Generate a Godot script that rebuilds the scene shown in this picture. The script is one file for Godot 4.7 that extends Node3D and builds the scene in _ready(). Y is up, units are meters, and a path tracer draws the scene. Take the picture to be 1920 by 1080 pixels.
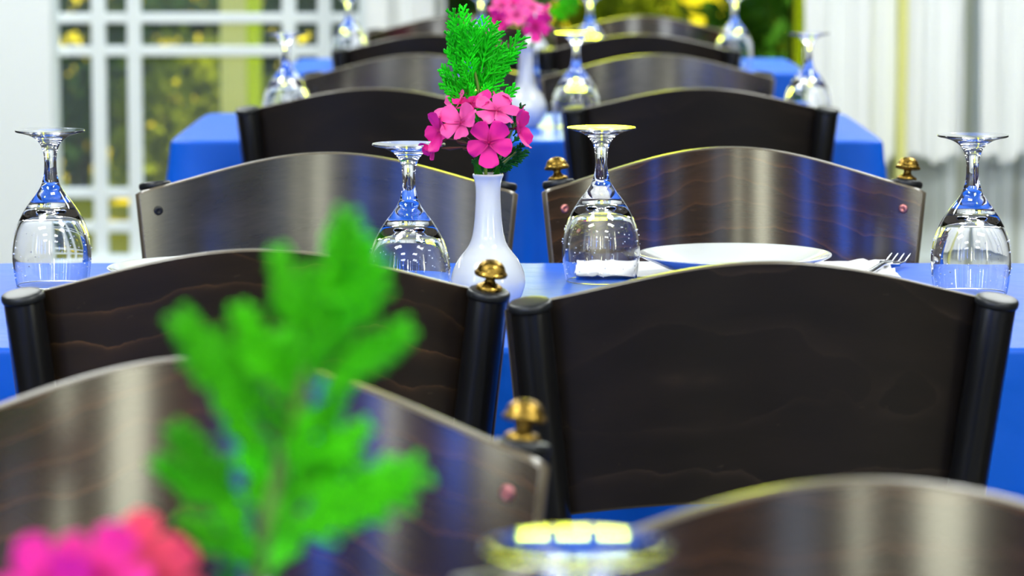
extends Node3D

# ---------------------------------------------------------------- camera numbers
const F := 6333.0            # focal length in pixels of a 1920x1080 frame
const EYE := Vector3(0.0, 1.18, 0.0)
const PITCH := 6.84
const TOP := 0.75            # table height

var rng := RandomNumberGenerator.new()
var used := {}
var M := {}

# ---------------------------------------------------------------- mesh builder
class Shape:
	var v := PackedVector3Array()
	var n := PackedVector3Array()
	var uv := PackedVector2Array()
	var c := PackedColorArray()
	var ix := PackedInt32Array()
	var tint := Color.WHITE

	func grid(rows: Array, closed := false, us := Vector2(0, 1), vs := Vector2(0, 1)) -> void:
		var nr := rows.size()
		var nc: int = rows[0].size()
		var b := v.size()
		var nn := PackedVector3Array()
		nn.resize(nr * nc)
		var lim := nc if closed else nc - 1
		for i in nr - 1:
			var r0: PackedVector3Array = rows[i]
			var r1: PackedVector3Array = rows[i + 1]
			for j in lim:
				var k := (j + 1) % nc
				var f := (r1[k] - r0[j]).cross(r0[k] - r1[j])
				nn[i * nc + j] += f
				nn[i * nc + k] += f
				nn[(i + 1) * nc + j] += f
				nn[(i + 1) * nc + k] += f
				ix.append_array([b + i * nc + j, b + i * nc + k, b + (i + 1) * nc + j, b + i * nc + k, b + (i + 1) * nc + k, b + (i + 1) * nc + j])
		for i in nr:
			var row: PackedVector3Array = rows[i]
			var same := row[0].is_equal_approx(row[nc / 2])
			var pole := Vector3.ZERO
			if same:
				for j in nc: pole += nn[i * nc + j]
			for j in nc:
				v.append(row[j])
				n.append((pole if same else nn[i * nc + j]).normalized())
				uv.append(Vector2(lerpf(us.x, us.y, float(j) / maxf(1, nc - (0 if closed else 1))), lerpf(vs.x, vs.y, float(i) / (nr - 1))))
				c.append(tint)

	func lathe(profile: Array, sides := 40, at := Vector3.ZERO) -> void:
		var rows := []
		for p in profile:
			var r := PackedVector3Array()
			for j in sides:
				var a := TAU * j / sides
				r.append(at + Vector3(p[0] * cos(a), p[1], p[0] * sin(a)))
			rows.append(r)
		grid(rows, true)

	func tube(path: Array, radii: Array, sides := 8, cap := true) -> void:
		var rows := []
		var t0: Vector3 = (path[1] - path[0]).normalized()
		var nrm := t0.cross(Vector3(0.31, 0.17, 0.93)).normalized()
		for i in path.size():
			var t: Vector3 = (path[mini(i + 1, path.size() - 1)] - path[maxi(i - 1, 0)]).normalized()
			nrm = (nrm - t * nrm.dot(t)).normalized()
			var bn := nrm.cross(t)
			var r := PackedVector3Array()
			var rad: float = radii[i] if i < radii.size() else radii[-1]
			for j in sides:
				var a := TAU * j / sides
				r.append(path[i] + (nrm * cos(a) + bn * sin(a)) * rad)
			rows.append(r)
		if cap:
			var e0 := PackedVector3Array()
			var e1 := PackedVector3Array()
			for j in sides:
				e0.append(path[0])
				e1.append(path[-1])
			rows.push_front(e0)
			rows.append(e1)
		grid(rows, true)

	func poly(pts: Array, away: Vector3) -> void:
		var mid := Vector3.ZERO
		for p in pts: mid += p
		mid /= pts.size()
		var f: Vector3 = (pts[1] - pts[0]).cross(pts[2] - pts[0])
		var turn := f.dot(mid - away) > 0.0
		var nm := f.normalized() * (1.0 if turn else -1.0)
		var b := v.size()
		for p in pts:
			v.append(p)
			n.append(nm)
			var q: Vector3 = p - mid
			uv.append(Vector2(q.x + q.z, q.y))
			c.append(tint)
		for k in range(1, pts.size() - 1):
			if turn: ix.append_array([b, b + k + 1, b + k])
			else: ix.append_array([b, b + k, b + k + 1])

	func box(mid: Vector3, size: Vector3, bevel := 0.004) -> void:
		var h := size * 0.5
		var w := minf(bevel, minf(h.x, minf(h.y, h.z)) * 0.6)
		var q := h - Vector3(w, w, w)
		for ax in 3:
			for s in [-1.0, 1.0]:
				var a2 := (ax + 1) % 3
				var a3 := (ax + 2) % 3
				var pts := []
				for st in [[-1, -1], [1, -1], [1, 1], [-1, 1]]:
					var p := Vector3.ZERO
					p[ax] = s * h[ax]
					p[a2] = st[0] * q[a2]
					p[a3] = st[1] * q[a3]
					pts.append(mid + p)
				poly(pts, mid)
				for s2 in [-1.0, 1.0]:
					var e := []
					for k in [[0, -1.0], [0, 1.0], [1, 1.0], [1, -1.0]]:
						var p := Vector3.ZERO
						p[ax] = s * (h[ax] if k[0] == 0 else q[ax])
						p[a2] = s2 * (q[a2] if k[0] == 0 else h[a2])
						p[a3] = k[1] * q[a3]
						e.append(mid + p)
					poly(e, mid)
		for sx in [-1.0, 1.0]:
			for sy in [-1.0, 1.0]:
				for sz in [-1.0, 1.0]:
					poly([mid + Vector3(sx * h.x, sy * q.y, sz * q.z), mid + Vector3(sx * q.x, sy * h.y, sz * q.z), mid + Vector3(sx * q.x, sy * q.y, sz * h.z)], mid)

	func mesh() -> ArrayMesh:
		var a := []
		a.resize(Mesh.ARRAY_MAX)
		a[Mesh.ARRAY_VERTEX] = v
		a[Mesh.ARRAY_NORMAL] = n
		a[Mesh.ARRAY_TEX_UV] = uv
		a[Mesh.ARRAY_COLOR] = c
		a[Mesh.ARRAY_INDEX] = ix
		var m := ArrayMesh.new()
		m.add_surface_from_arrays(Mesh.PRIMITIVE_TRIANGLES, a)
		return m

# ---------------------------------------------------------------- nodes
func numbered(called: String) -> String:
	var k: int = used.get(called, 0)
	used[called] = k + 1
	return called if k == 0 else "%s_%03d" % [called, k]

func thing(called: String, label: String, category: String, at := Vector3.ZERO, turn := 0.0, group := "") -> Node3D:
	var o := Node3D.new()
	o.name = numbered(called)
	add_child(o)
	o.position = at
	o.rotation.y = turn
	tag(o, label, category, group)
	return o

func tag(o: Node, label: String, category: String, group := "") -> void:
	o.set_meta("label", label)
	o.set_meta("category", category)
	if group: o.set_meta("group", group)

func part(called: String, s, m: Material, parent: Node3D) -> MeshInstance3D:
	var o := MeshInstance3D.new()
	o.name = called
	o.mesh = s.mesh() if s is Shape else s
	o.material_override = m
	o.cast_shadow = GeometryInstance3D.SHADOW_CASTING_SETTING_ON
	parent.add_child(o, true)
	return o

func single(called: String, s, m: Material, label: String, category: String, group := "") -> MeshInstance3D:
	var o := part(numbered(called), s, m, self)
	tag(o, label, category, group)
	return o

func struct(called: String, s, m: Material, label := "", parent: Node3D = self) -> MeshInstance3D:
	var o := part(called, s, m, parent)
	if parent == self:
		o.set_meta("kind", "structure")
		if label: tag(o, label, "structure")
	return o

func copy(o: Node3D, called: String, label: String) -> Node3D:
	var c: Node3D = o.duplicate()
	c.name = numbered(called)
	add_child(c)
	c.set_meta("label", label)
	return c

# pixel -> world: on the plane z = -d, or on the plane y = h
func ray(x: float, y: float) -> Vector3:
	var p := deg_to_rad(PITCH)
	var fw := Vector3(0, -sin(p), -cos(p))
	var up := Vector3(0, cos(p), -sin(p))
	return fw * F + Vector3.RIGHT * (x - 960.0) + up * (540.0 - y)

func at(x: float, y: float, d: float) -> Vector3:
	var r := ray(x, y)
	return EYE + r * (d / -r.z)

func xat(x: float, d: float) -> float:
	return (x - 960.0) / F * d

# ---------------------------------------------------------------- materials
func mat(called: String, col: Color, rough := 0.5, spec := 0.5) -> StandardMaterial3D:
	var m := StandardMaterial3D.new()
	m.resource_name = called
	m.albedo_color = col
	m.roughness = rough
	m.metallic_specular = spec
	M[called] = m
	return m

func noise_tex(sd: int, freq: float, normal := false, strength := 2.0) -> NoiseTexture2D:
	var t := NoiseTexture2D.new()
	var f := FastNoiseLite.new()
	f.seed = sd
	f.frequency = freq
	f.fractal_octaves = 4
	t.noise = f
	t.width = 512
	t.height = 512
	t.seamless = true
	t.as_normal_map = normal
	t.bump_strength = strength
	return t

func wood_image(sd: int, base: Color, line: Color, amount: float, centre: Vector2, rings: float) -> ImageTexture:
	var w := 1024
	var h := 512
	var im := Image.create(w, h, false, Image.FORMAT_RGB8)
	var a := FastNoiseLite.new()
	a.seed = sd
	a.frequency = 0.9
	a.fractal_octaves = 3
	var b := FastNoiseLite.new()
	b.seed = sd + 7
	b.frequency = 1.0
	b.fractal_octaves = 4
	for y in h:
		var vy := float(y) / h
		for x in w:
			var ux := float(x) / w
			var wob := a.get_noise_2d(ux * 2.4, vy * 1.3) * 0.12 + b.get_noise_2d(ux * 16.0 + 50.0, vy * 4.0) * 0.012
			var t := rings * (Vector2((ux - centre.x) * 0.55, vy - centre.y).length() + wob)
			var fr := t - floorf(t)
			var k := hash(int(floorf(t)) * 31 + sd) % 100 / 100.0
			var ln := (exp(-fr * 22.0) + 0.35 * exp(-fr * 3.5)) * (0.35 + 0.65 * k)
			ln *= 0.45 + 0.75 * clampf(a.get_noise_2d(ux * 5.0 + 9.0, vy * 6.0 + 3.0) + 0.5, 0.0, 1.0)
			var fine := b.get_noise_2d(ux * 14.0, vy * 190.0) * 0.16 + b.get_noise_2d(ux * 3.0, vy * 5.0 + 20.0) * 0.3
			var c := base * (1.0 + fine)
			c = c.lerp(line, clampf(ln * amount, 0.0, 1.0))
			im.set_pixel(x, y, Color(clampf(c.r, 0, 1), clampf(c.g, 0, 1), clampf(c.b, 0, 1)))
	# scuffs and pale flecks in the varnish
	var g := RandomNumberGenerator.new()
	g.seed = sd
	for k in 26:
		var p := Vector2i(g.randi_range(10, w - 40), g.randi_range(6, h - 20))
		var l := g.randi_range(2, 12)
		var fleck := Color(0.42, 0.36, 0.3)
		for q in l:
			for e in g.randi_range(1, 3): im.set_pixel(p.x + q, p.y + e + q / 4, im.get_pixel(p.x + q, p.y + e + q / 4).lerp(fleck, g.randf_range(0.15, 0.6)))
	return ImageTexture.create_from_image(im)

func materials() -> void:
	M.warm_tex = wood_image(3, Color(0.2, 0.14, 0.095), Color(0.5, 0.32, 0.19), 0.85, Vector2(0.42, 1.75), 9.0)
	M.dark_tex = wood_image(11, Color(0.105, 0.083, 0.07), Color(0.24, 0.19, 0.155), 0.8, Vector2(0.6, 0.45), 5.0)
	M.mid_tex = wood_image(23, Color(0.13, 0.095, 0.06), Color(0.44, 0.31, 0.19), 0.75, Vector2(0.35, -0.6), 7.5)
	M.grey_tex = wood_image(31, Color(0.19, 0.175, 0.16), Color(0.25, 0.225, 0.2), 0.5, Vector2(0.5, 1.5), 5.0)
	var black := mat("black", Color(0.045, 0.048, 0.055), 0.28, 0.6)
	black.clearcoat_enabled = true
	black.clearcoat = 0.3
	black.clearcoat_roughness = 0.2
	mat("cap", Color(0.11, 0.12, 0.13), 0.4, 0.5)
	mat("seat", Color(0.05, 0.05, 0.055), 0.6, 0.4)
	mat("edge", Color(0.4, 0.36, 0.29), 0.3, 0.8)
	var brass := mat("brass", Color(0.62, 0.5, 0.22), 0.27)
	brass.metallic = 1.0
	brass.roughness_texture = noise_tex(5, 0.02)
	brass.roughness = 0.75
	var cu := mat("copper", Color(0.85, 0.55, 0.52), 0.35)
	cu.metallic = 0.9
	mat("iron", Color(0.06, 0.06, 0.07), 0.35)
	var cloth := mat("cloth", Color(0.0, 0.36, 0.84), 0.45, 0.35)
	cloth.normal_enabled = true
	cloth.normal_texture = noise_tex(8, 0.012, true, 3.0)
	cloth.normal_scale = 0.35
	cloth.uv1_triplanar = true
	cloth.uv1_scale = Vector3(2.2, 2.2, 2.2)
	mat("table_wood", Color(0.3, 0.22, 0.15), 0.5)
	var ware := mat("porcelain", Color(0.89, 0.905, 0.905), 0.12, 0.6)
	ware.clearcoat_enabled = true
	ware.clearcoat = 0.6
	ware.clearcoat_roughness = 0.04
	var glass := mat("glass", Color(1, 1, 1, 0.0), 0.0)
	glass.refraction_enabled = true
	glass.refraction_scale = 0.05
	glass.transparency = BaseMaterial3D.TRANSPARENCY_ALPHA
	var pane := mat("pane", Color(0.9, 1.0, 0.98, 0.03), 0.02, 0.2)
	pane.transparency = BaseMaterial3D.TRANSPARENCY_ALPHA
	var drop := mat("drop", Color(0.97, 0.98, 1.0), 0.05, 1.0)
	drop.clearcoat_enabled = true
	mat("napkin", Color(0.94, 0.94, 0.95), 0.85)
	var steel := mat("steel", Color(0.85, 0.86, 0.88), 0.18)
	steel.metallic = 1.0
	mat("paint", Color(0.9, 0.93, 0.93), 0.45)
	mat("wall", Color(0.93, 0.95, 0.95), 0.8)
	mat("panelling", Color(0.2, 0.17, 0.14), 0.6)
	mat("ceiling", Color(0.9, 0.9, 0.89), 0.9)
	mat("floor", Color(0.15, 0.13, 0.11), 0.5)
	var cur := mat("curtain", Color(0.95, 0.96, 0.955), 0.9, 0.2)
	cur.backlight_enabled = true
	cur.backlight = Color(0.28, 0.28, 0.27)
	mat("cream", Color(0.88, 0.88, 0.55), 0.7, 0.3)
	mat("lime", Color(0.8, 0.88, 0.0), 0.6, 0.3)  # sunlight on the pale post edges, put into the colour as yellow
	for k in [["sprig_green", Color(0.13, 0.93, 0.1)], ["sprig_lime", Color(0.33, 0.93, 0.01)], ["leaf_green", Color(0.2, 0.5, 0.12)], ["sprig_dark", Color(0.08, 0.45, 0.16)]]:
		var g := mat(k[0], k[1], 0.55, 0.3)
		g.backlight_enabled = true
		g.backlight = Color(0.35, 0.45, 0.2)
		g.vertex_color_use_as_albedo = true
	for k in [["petal", Color(1, 1, 1)]]:
		var g := mat(k[0], k[1], 0.5, 0.35)
		g.vertex_color_use_as_albedo = true
		g.backlight_enabled = true
		g.backlight = Color(0.4, 0.4, 0.4)
	mat("stalk_red", Color(0.36, 0.16, 0.1), 0.5)
	mat("stem", Color(0.42, 0.56, 0.2), 0.5)
	mat("bark", Color(0.2, 0.14, 0.09), 0.9)
	for k in [["shrub_dark", Color(0.09, 0.2, 0.07)], ["shrub_olive", Color(0.42, 0.46, 0.03)], ["shrub_mid", Color(0.18, 0.36, 0.07)]]:
		var g := mat(k[0], k[1], 0.7, 0.2)
		g.backlight_enabled = true
		g.backlight = Color(0.3, 0.35, 0.08)
	var lawn := mat("lawn", Color(0.74, 0.66, 0.05), 1.0, 0.05)
	lawn.albedo_texture = null
	mat("lamp_metal", Color(0.1, 0.1, 0.1), 0.4)
	var glow := mat("glow_white", Color(0.95, 0.95, 0.95), 0.5)
	glow.emission_enabled = true
	glow.emission = Color(1.0, 0.99, 0.95)
	glow.emission_energy_multiplier = 6.0
	var ivory := mat("glow_ivory", Color(0.95, 0.95, 0.9), 0.5)
	ivory.emission_enabled = true
	ivory.emission = Color(0.98, 0.98, 0.86)
	ivory.emission_energy_multiplier = 7.0
	var blu := mat("glow_blue", Color(0.2, 0.3, 0.9), 0.5)
	blu.emission_enabled = true
	blu.emission = Color(0.16, 0.46, 1.0)
	blu.emission_energy_multiplier = 9.0
	var yel := mat("glow_yellow", Color(0.9, 0.9, 0.2), 0.5)
	yel.emission_enabled = true
	yel.emission = Color(0.88, 1.0, 0.02)
	yel.emission_energy_multiplier = 7.0

# ---------------------------------------------------------------- chair
const HW := 0.2275
const SAG := 0.055
const RAKE := 0.14
const THICK := 0.012

func lean(y: float) -> float:
	return -(y - 0.45) * RAKE

var arch_height := 0.043
func back_point(u: float, v: float, off: float) -> Vector3:
	var au := absf(u)
	var arch := 0.55 * (1.0 - u * u) + 0.45 * (0.5 + 0.5 * cos(PI * u))
	var top := 0.804 + arch_height * arch
	if au > 0.975: top -= 0.003 * pow((au - 0.975) / 0.025, 2.0)
	var bot := 0.606 + 0.024 * (1.0 - u * u)
	var y := lerpf(bot, top, v)
	var x := u * (HW - (0.8 - y) * 0.105)
	var q := x / HW
	var z := SAG * q * q
	var nx := -2.0 * SAG * q / HW
	var nl := sqrt(1.0 + nx * nx)
	return Vector3(x + nx / nl * off, y, z + off / nl + lean(y))

func make_chair(finials: bool, screw_mat: String) -> Node3D:
	var t := Node3D.new()
	var nu := 56
	var nv := 10
	var panel := Shape.new()
	for side in [1.0, -1.0]:
		var rows := []
		for i in nv + 1:
			var r := PackedVector3Array()
			var v := lerpf(0.012, 0.992, float(i) / nv)
			for j in nu + 1:
				r.append(back_point(side * lerpf(-0.992, 0.992, float(j) / nu), v, side * THICK * 0.5))
			rows.append(r)
		rows.reverse()
		# rows run from the top down; columns left to right seen from that side
		panel.grid(rows, false, Vector2(0, 1) if side > 0 else Vector2(1, 0), Vector2(0, 1))
		if side > 0 or side < 0:
			pass
	# turn the faces outward: rows go down, columns go right -> normal (down x right) = toward the viewer
	part("back_panel", panel, M.dark_wood, t)
	var edge := Shape.new()
	var loop := []
	for j in nu + 1: loop.append([lerpf(-1, 1, float(j) / nu), 1.0])
	for i in range(1, nv + 1): loop.append([1.0, 1.0 - float(i) / nv])
	for j in range(1, nu + 1): loop.append([lerpf(1, -1, float(j) / nu), 0.0])
	for i in range(1, nv): loop.append([-1.0, float(i) / nv])
	var rows2 := []
	for k in [[0.992, 0.5], [0.9985, 0.42], [1.0, 0.2], [1.0, -0.2], [0.9985, -0.42], [0.992, -0.5]]:
		var r := PackedVector3Array()
		for q in loop:
			var vv: float = lerpf(lerpf(1.0 - k[0], k[0], q[1]), q[1], 0.0)
			r.append(back_point(q[0] * k[0], clampf(vv, 0.0, 1.0) if k[0] == 1.0 else lerpf((1.0 - k[0]) * 1.5, 1.0 - (1.0 - k[0]), q[1]), THICK * k[1]))
		rows2.append(r)
	rows2.reverse()
	edge.grid(rows2, true)
	part("edge_band", edge, M.edge, t)
	for s in [-1.0, 1.0]:
		var post := Shape.new()
		var path := []
		var rad := []
		for k in 13:
			var y := lerpf(0.806, 0.0, k / 12.0)
			var x := 0.2085 - (0.806 - y) * 0.112 if y > 0.45 else 0.1686 + (0.45 - y) * 0.05
			var q := 0.2085 / HW
			var z := SAG * q * q - THICK * 0.5 - 0.0195
			z += lean(y) if y > 0.45 else -(0.45 - y) * (0.45 - y) * 0.35
			path.append(Vector3(s * x, y, z))
			rad.append(0.0178 if y > 0.3 else 0.014)
		post.tube(path, rad, 24)
		part("rear_leg", post, M.black, t)
		var axis: Vector3 = (path[0] - path[1]).normalized()
		var holder := Transform3D(Basis(Quaternion(Vector3.UP, axis)), path[0])
		var cap := Shape.new()
		cap.lathe([[0.0, -0.001], [0.0185, -0.001], [0.0196, 0.001], [0.0197, 0.0035], [0.0192, 0.0058], [0.0175, 0.0072], [0.012, 0.0076], [0.0, 0.0078]], 32)
		part("post_cap", cap, M.cap, t).transform = holder
		if finials:
			var fin := Shape.new()
			fin.lathe([[0.0, 0.007], [0.0118, 0.007], [0.0122, 0.0085], [0.0118, 0.0105], [0.0098, 0.0118], [0.0086, 0.0124], [0.006, 0.0138], [0.0046, 0.0158], [0.0044, 0.0182], [0.0058, 0.0194], [0.0108, 0.0198], [0.0145, 0.0206], [0.0151, 0.0222], [0.0144, 0.0238], [0.0132, 0.0246], [0.0128, 0.0262], [0.0116, 0.0294], [0.0092, 0.0322], [0.006, 0.034], [0.0025, 0.0347], [0.0, 0.0348]], 32)
			part("finial", fin, M.brass, t).transform = holder
		var sc := Shape.new()
		sc.lathe([[0.0, -0.003], [0.0056, -0.003], [0.0056, 0.0006], [0.005, 0.0014], [0.0034, 0.0018], [0.0017, 0.0016], [0.0014, 0.0004], [0.0, 0.0004]], 20)
		var p := back_point(s * 0.905, 0.865, THICK * 0.5)
		var p2 := back_point(s * 0.905, 0.865, THICK * 0.5 + 0.01)
		part("screw", sc, M[screw_mat], t).transform = Transform3D(Basis(Quaternion(Vector3.UP, (p2 - p).normalized())), p)
	# seat: rounded trapezoid pad on a frame, front legs, stretchers
	var pad := Shape.new()
	var prow := []
	for k in [[0.0, 0.44], [0.97, 0.44], [1.0, 0.447], [1.0, 0.465], [0.97, 0.478], [0.85, 0.484], [0.5, 0.487], [0.0, 0.488]]:
		var r := PackedVector3Array()
		for j in 48:
			var a := TAU * j / 48.0
			var sx := signf(cos(a)) * pow(absf(cos(a)), 0.45)
			var sz := signf(sin(a)) * pow(absf(sin(a)), 0.45)
			r.append(Vector3(sx * k[0] * (0.205 + 0.015 * sz), k[1], 0.235 + sz * k[0] * 0.195))
		prow.append(r)
	pad.grid(prow, true)
	part("seat", pad, M.seat, t)
	for s in [-1.0, 1.0]:
		var leg := Shape.new()
		leg.tube([Vector3(s * 0.18, 0.445, 0.39), Vector3(s * 0.182, 0.2, 0.395), Vector3(s * 0.185, 0.0, 0.405)], [0.014, 0.013, 0.012], 16)
		part("front_leg", leg, M.black, t)
		var rail := Shape.new()
		rail.tube([Vector3(s * 0.172, 0.425, 0.035), Vector3(s * 0.178, 0.425, 0.39)], [0.011, 0.011], 12)
		part("seat_rail", rail, M.black, t)
		var st := Shape.new()
		st.tube([Vector3(s * 0.181, 0.2, 0.01), Vector3(s * 0.182, 0.2, 0.395)], [0.008, 0.008], 12)
		part("stretcher", st, M.black, t)
	return t

func wood(tex: String, off: Vector2, rough: float, flip := false) -> StandardMaterial3D:
	var m := StandardMaterial3D.new()
	m.resource_name = "varnished_wood"
	m.albedo_texture = M[tex]
	m.uv1_offset = Vector3(off.x, off.y, 0)
	m.uv1_scale = Vector3(-0.9 if flip else 0.9, 0.9, 1)
	m.roughness = rough
	m.metallic_specular = 0.5
	m.clearcoat_enabled = true
	m.clearcoat = 0.5
	m.clearcoat_roughness = rough * 0.8
	return m

# ---------------------------------------------------------------- table and cloth
func table(x0: float, x1: float, dn: float, df: float, label: String, cloth_label: String, sd: int) -> void:
	var mid := Vector3((x0 + x1) * 0.5, 0, -(dn + df) * 0.5)
	var w := x1 - x0 - 0.02
	var dp := df - dn - 0.02
	var t := thing("dining_table", label, "table", mid, 0.0, "blue covered dining tables")
	var s := Shape.new()
	s.box(Vector3(0, TOP - 0.017, 0), Vector3(w, 0.028, dp), 0.004)
	part("table_top", s, M.table_wood, t)
	for sx in [-1.0, 1.0]:
		for sz in [-1.0, 1.0]:
			var l := Shape.new()
			l.box(Vector3(sx * (w * 0.5 - 0.04), (TOP - 0.031) * 0.5, sz * (dp * 0.5 - 0.04)), Vector3(0.05, TOP - 0.031, 0.05), 0.004)
			part("leg", l, M.table_wood, t)
	# cloth: one surface, from the centre of the top out over the edge and down
	var hx := w * 0.5 + 0.008
	var hz := dp * 0.5 + 0.008
	var per := 240
	var f := FastNoiseLite.new()
	f.seed = sd
	f.frequency = 1.0
	var edge := []
	var outw := []
	var corner := []
	var rr := 0.012
	for j in per:
		var a := TAU * j / per
		var p := Vector2(cos(a), sin(a))
		var sc := minf(hx / maxf(absf(p.x), 1e-6), hz / maxf(absf(p.y), 1e-6))
		var q := p * sc
		# crowd points near the corners
		var near := minf(hx - absf(q.x), hz - absf(q.y))
		var c := maxf(hx - absf(q.x), hz - absf(q.y))
		var o := Vector2(0, signf(q.y)) if hx - absf(q.x) > hz - absf(q.y) else Vector2(signf(q.x), 0)
		var cf := exp(-c / 0.05)
		var d := Vector2(signf(q.x), signf(q.y)).normalized()
		o = o.lerp(d, cf * cf)
		edge.append(q - Vector2(signf(q.x), signf(q.y)) * rr * 0.3 * cf)
		outw.append(o.normalized())
		corner.append(cf)
		near = near
	var rows := []
	for k in 21:
		var r := PackedVector3Array()
		for j in per:
			var q: Vector2 = edge[j]
			var p: Vector2
			var y := TOP
			if k < 9:
				p = q * lerpf(0.0, 0.985, k / 8.0)
				y += 0.0006 * f.get_noise_2d(p.x * 9.0, p.y * 9.0)
			elif k < 12:
				var g := (k - 9) / 2.0 * PI * 0.5
				p = q * 0.985 + (outw[j] as Vector2) * (q * 0.015).length() * 0.0 + (q * 0.015) * sin(g)
				y -= 0.006 * (1.0 - cos(g))
			else:
				var g := (k - 11) / 9.0
				var wave: float = sin(j * TAU / per * 26.0 + sd) * 0.006 + f.get_noise_2d(j * 0.13, 3.0) * 0.012
				var flare: float = 0.008 + 0.055 * corner[j] + wave
				p = q + (outw[j] as Vector2) * flare * pow(g, 1.2)
				y -= 0.006 + 0.25 * g + 0.035 * g * corner[j]
			r.append(Vector3(p.x, y, p.y))
		rows.append(r)
	rows.reverse()
	var cs := Shape.new()
	cs.grid(rows, true)
	var cl := single("tablecloth", cs, M.cloth, cloth_label, "tablecloth", "blue tablecloths")
	cl.position = mid

# ---------------------------------------------------------------- tableware
func spline(pts: Array, per := 5) -> Array:
	var out := []
	for i in pts.size() - 1:
		var p0: Vector2 = pts[maxi(i - 1, 0)]
		var p1: Vector2 = pts[i]
		var p2: Vector2 = pts[i + 1]
		var p3: Vector2 = pts[mini(i + 2, pts.size() - 1)]
		for k in per:
			var q := p1.cubic_interpolate(p2, p0, p3, float(k) / per)
			out.append([maxf(q.x, 0.0), q.y])
	out.append([maxf(pts[-1].x, 0.0), pts[-1].y])
	return out

func mm(a: Array) -> Array:
	var o := []
	for p in a: o.append(Vector2(p[0], p[1]) * 0.001)
	return o

func make_goblet() -> Node3D:
	var t := Node3D.new()
	var inner := spline(mm([[0, 82], [12, 81.3], [21.5, 78], [29.5, 71.5], [35.2, 61], [39.1, 47], [40.5, 33], [39.3, 16], [37, 1.2]]))
	var rim := spline(mm([[37, 1.2], [37.5, 0.2], [38.2, 0.2], [38.7, 1.2]]), 3)
	var outer := spline(mm([[38.7, 1.2], [41.0, 16], [42.2, 33], [41, 48], [37.4, 63], [31.6, 76], [24, 88], [16.2, 98], [10.6, 107], [8.4, 114]]))
	var b := Shape.new()
	b.lathe(inner + rim.slice(1) + outer.slice(1), 72)
	part("bowl", b, M.glass, t)
	var st := Shape.new()
	st.lathe(spline(mm([[8.4, 114], [7.0, 121], [6.5, 129], [6.7, 137], [7.9, 145], [10.2, 151]])), 40)
	part("stem", st, M.glass, t)
	var ft := Shape.new()
	ft.lathe(spline(mm([[10.2, 151], [14.5, 156.5], [22, 161], [31, 163.6], [35.6, 164.6], [37.2, 165.6], [36.9, 166.6], [36, 167], [34, 167], [0, 167]])), 72)
	part("foot", ft, M.glass, t)
	var dr := Shape.new()
	var g := RandomNumberGenerator.new()
	g.seed = 21
	for k in 70:
		var y := g.randf_range(0.008, 0.062)
		var i := 0
		while i < outer.size() - 2 and outer[i + 1][1] < y: i += 1
		var rad: float = lerpf(outer[i][0], outer[i + 1][0], clampf((y - outer[i][1]) / maxf(outer[i + 1][1] - outer[i][1], 1e-6), 0.0, 1.0))
		var a := g.randf() * TAU
		var big := g.randf_range(0.0005, 0.0011)
		dr.lathe([[0.0, -big], [big * 0.7, -big * 0.7], [big, 0.0], [big * 0.7, big * 0.7], [0.0, big]], 8, Vector3(cos(a) * (rad + big * 0.3), y, sin(a) * (rad + big * 0.3)))
	part("water_drops", dr, M.drop, t).set_meta("kind", "stuff")
	return t

func make_vase() -> Shape:
	var v := Shape.new()
	var outer := spline(mm([[0, 1], [17, 1], [20, 0], [22.5, 2.5], [27, 8], [33.5, 18], [37.2, 30], [36.4, 40], [33.6, 48], [29.4, 56], [24.2, 62.5], [19.6, 69], [16.4, 77], [14.7, 86], [13.6, 96], [13.0, 106], [12.5, 117], [12.6, 127], [13.8, 134.5], [15.2, 138], [15.6, 139.6], [15.0, 140.8], [13.6, 140.8], [12.6, 138.5], [11, 128], [10.4, 112], [10.2, 98], [8, 84], [0, 76]]), 4)
	v.lathe(outer, 56)
	return v

func make_plate() -> Node3D:
	var t := Node3D.new()
	var s := Shape.new()
	s.lathe(spline(mm([[0, 3], [50, 3], [54, 0], [58, 0], [60, 3.5], [76, 9], [94, 16.5], [104.5, 21.8], [106, 23.4], [104.5, 24.4], [98, 22.4], [84, 16.6], [70, 11], [62, 8], [50, 6.8], [0, 6.5]]), 4), 90)
	part("dish", s, M.porcelain, t)
	return t

# ---------------------------------------------------------------- plants
func twig(s: Shape, a: Vector3, b: Vector3, r0: float, r1: float, bend: Vector3, sides := 4) -> void:
	s.tube([a, a.lerp(b, 0.5) + bend, b], [r0, lerpf(r0, r1, 0.45), r1], sides)

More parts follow.
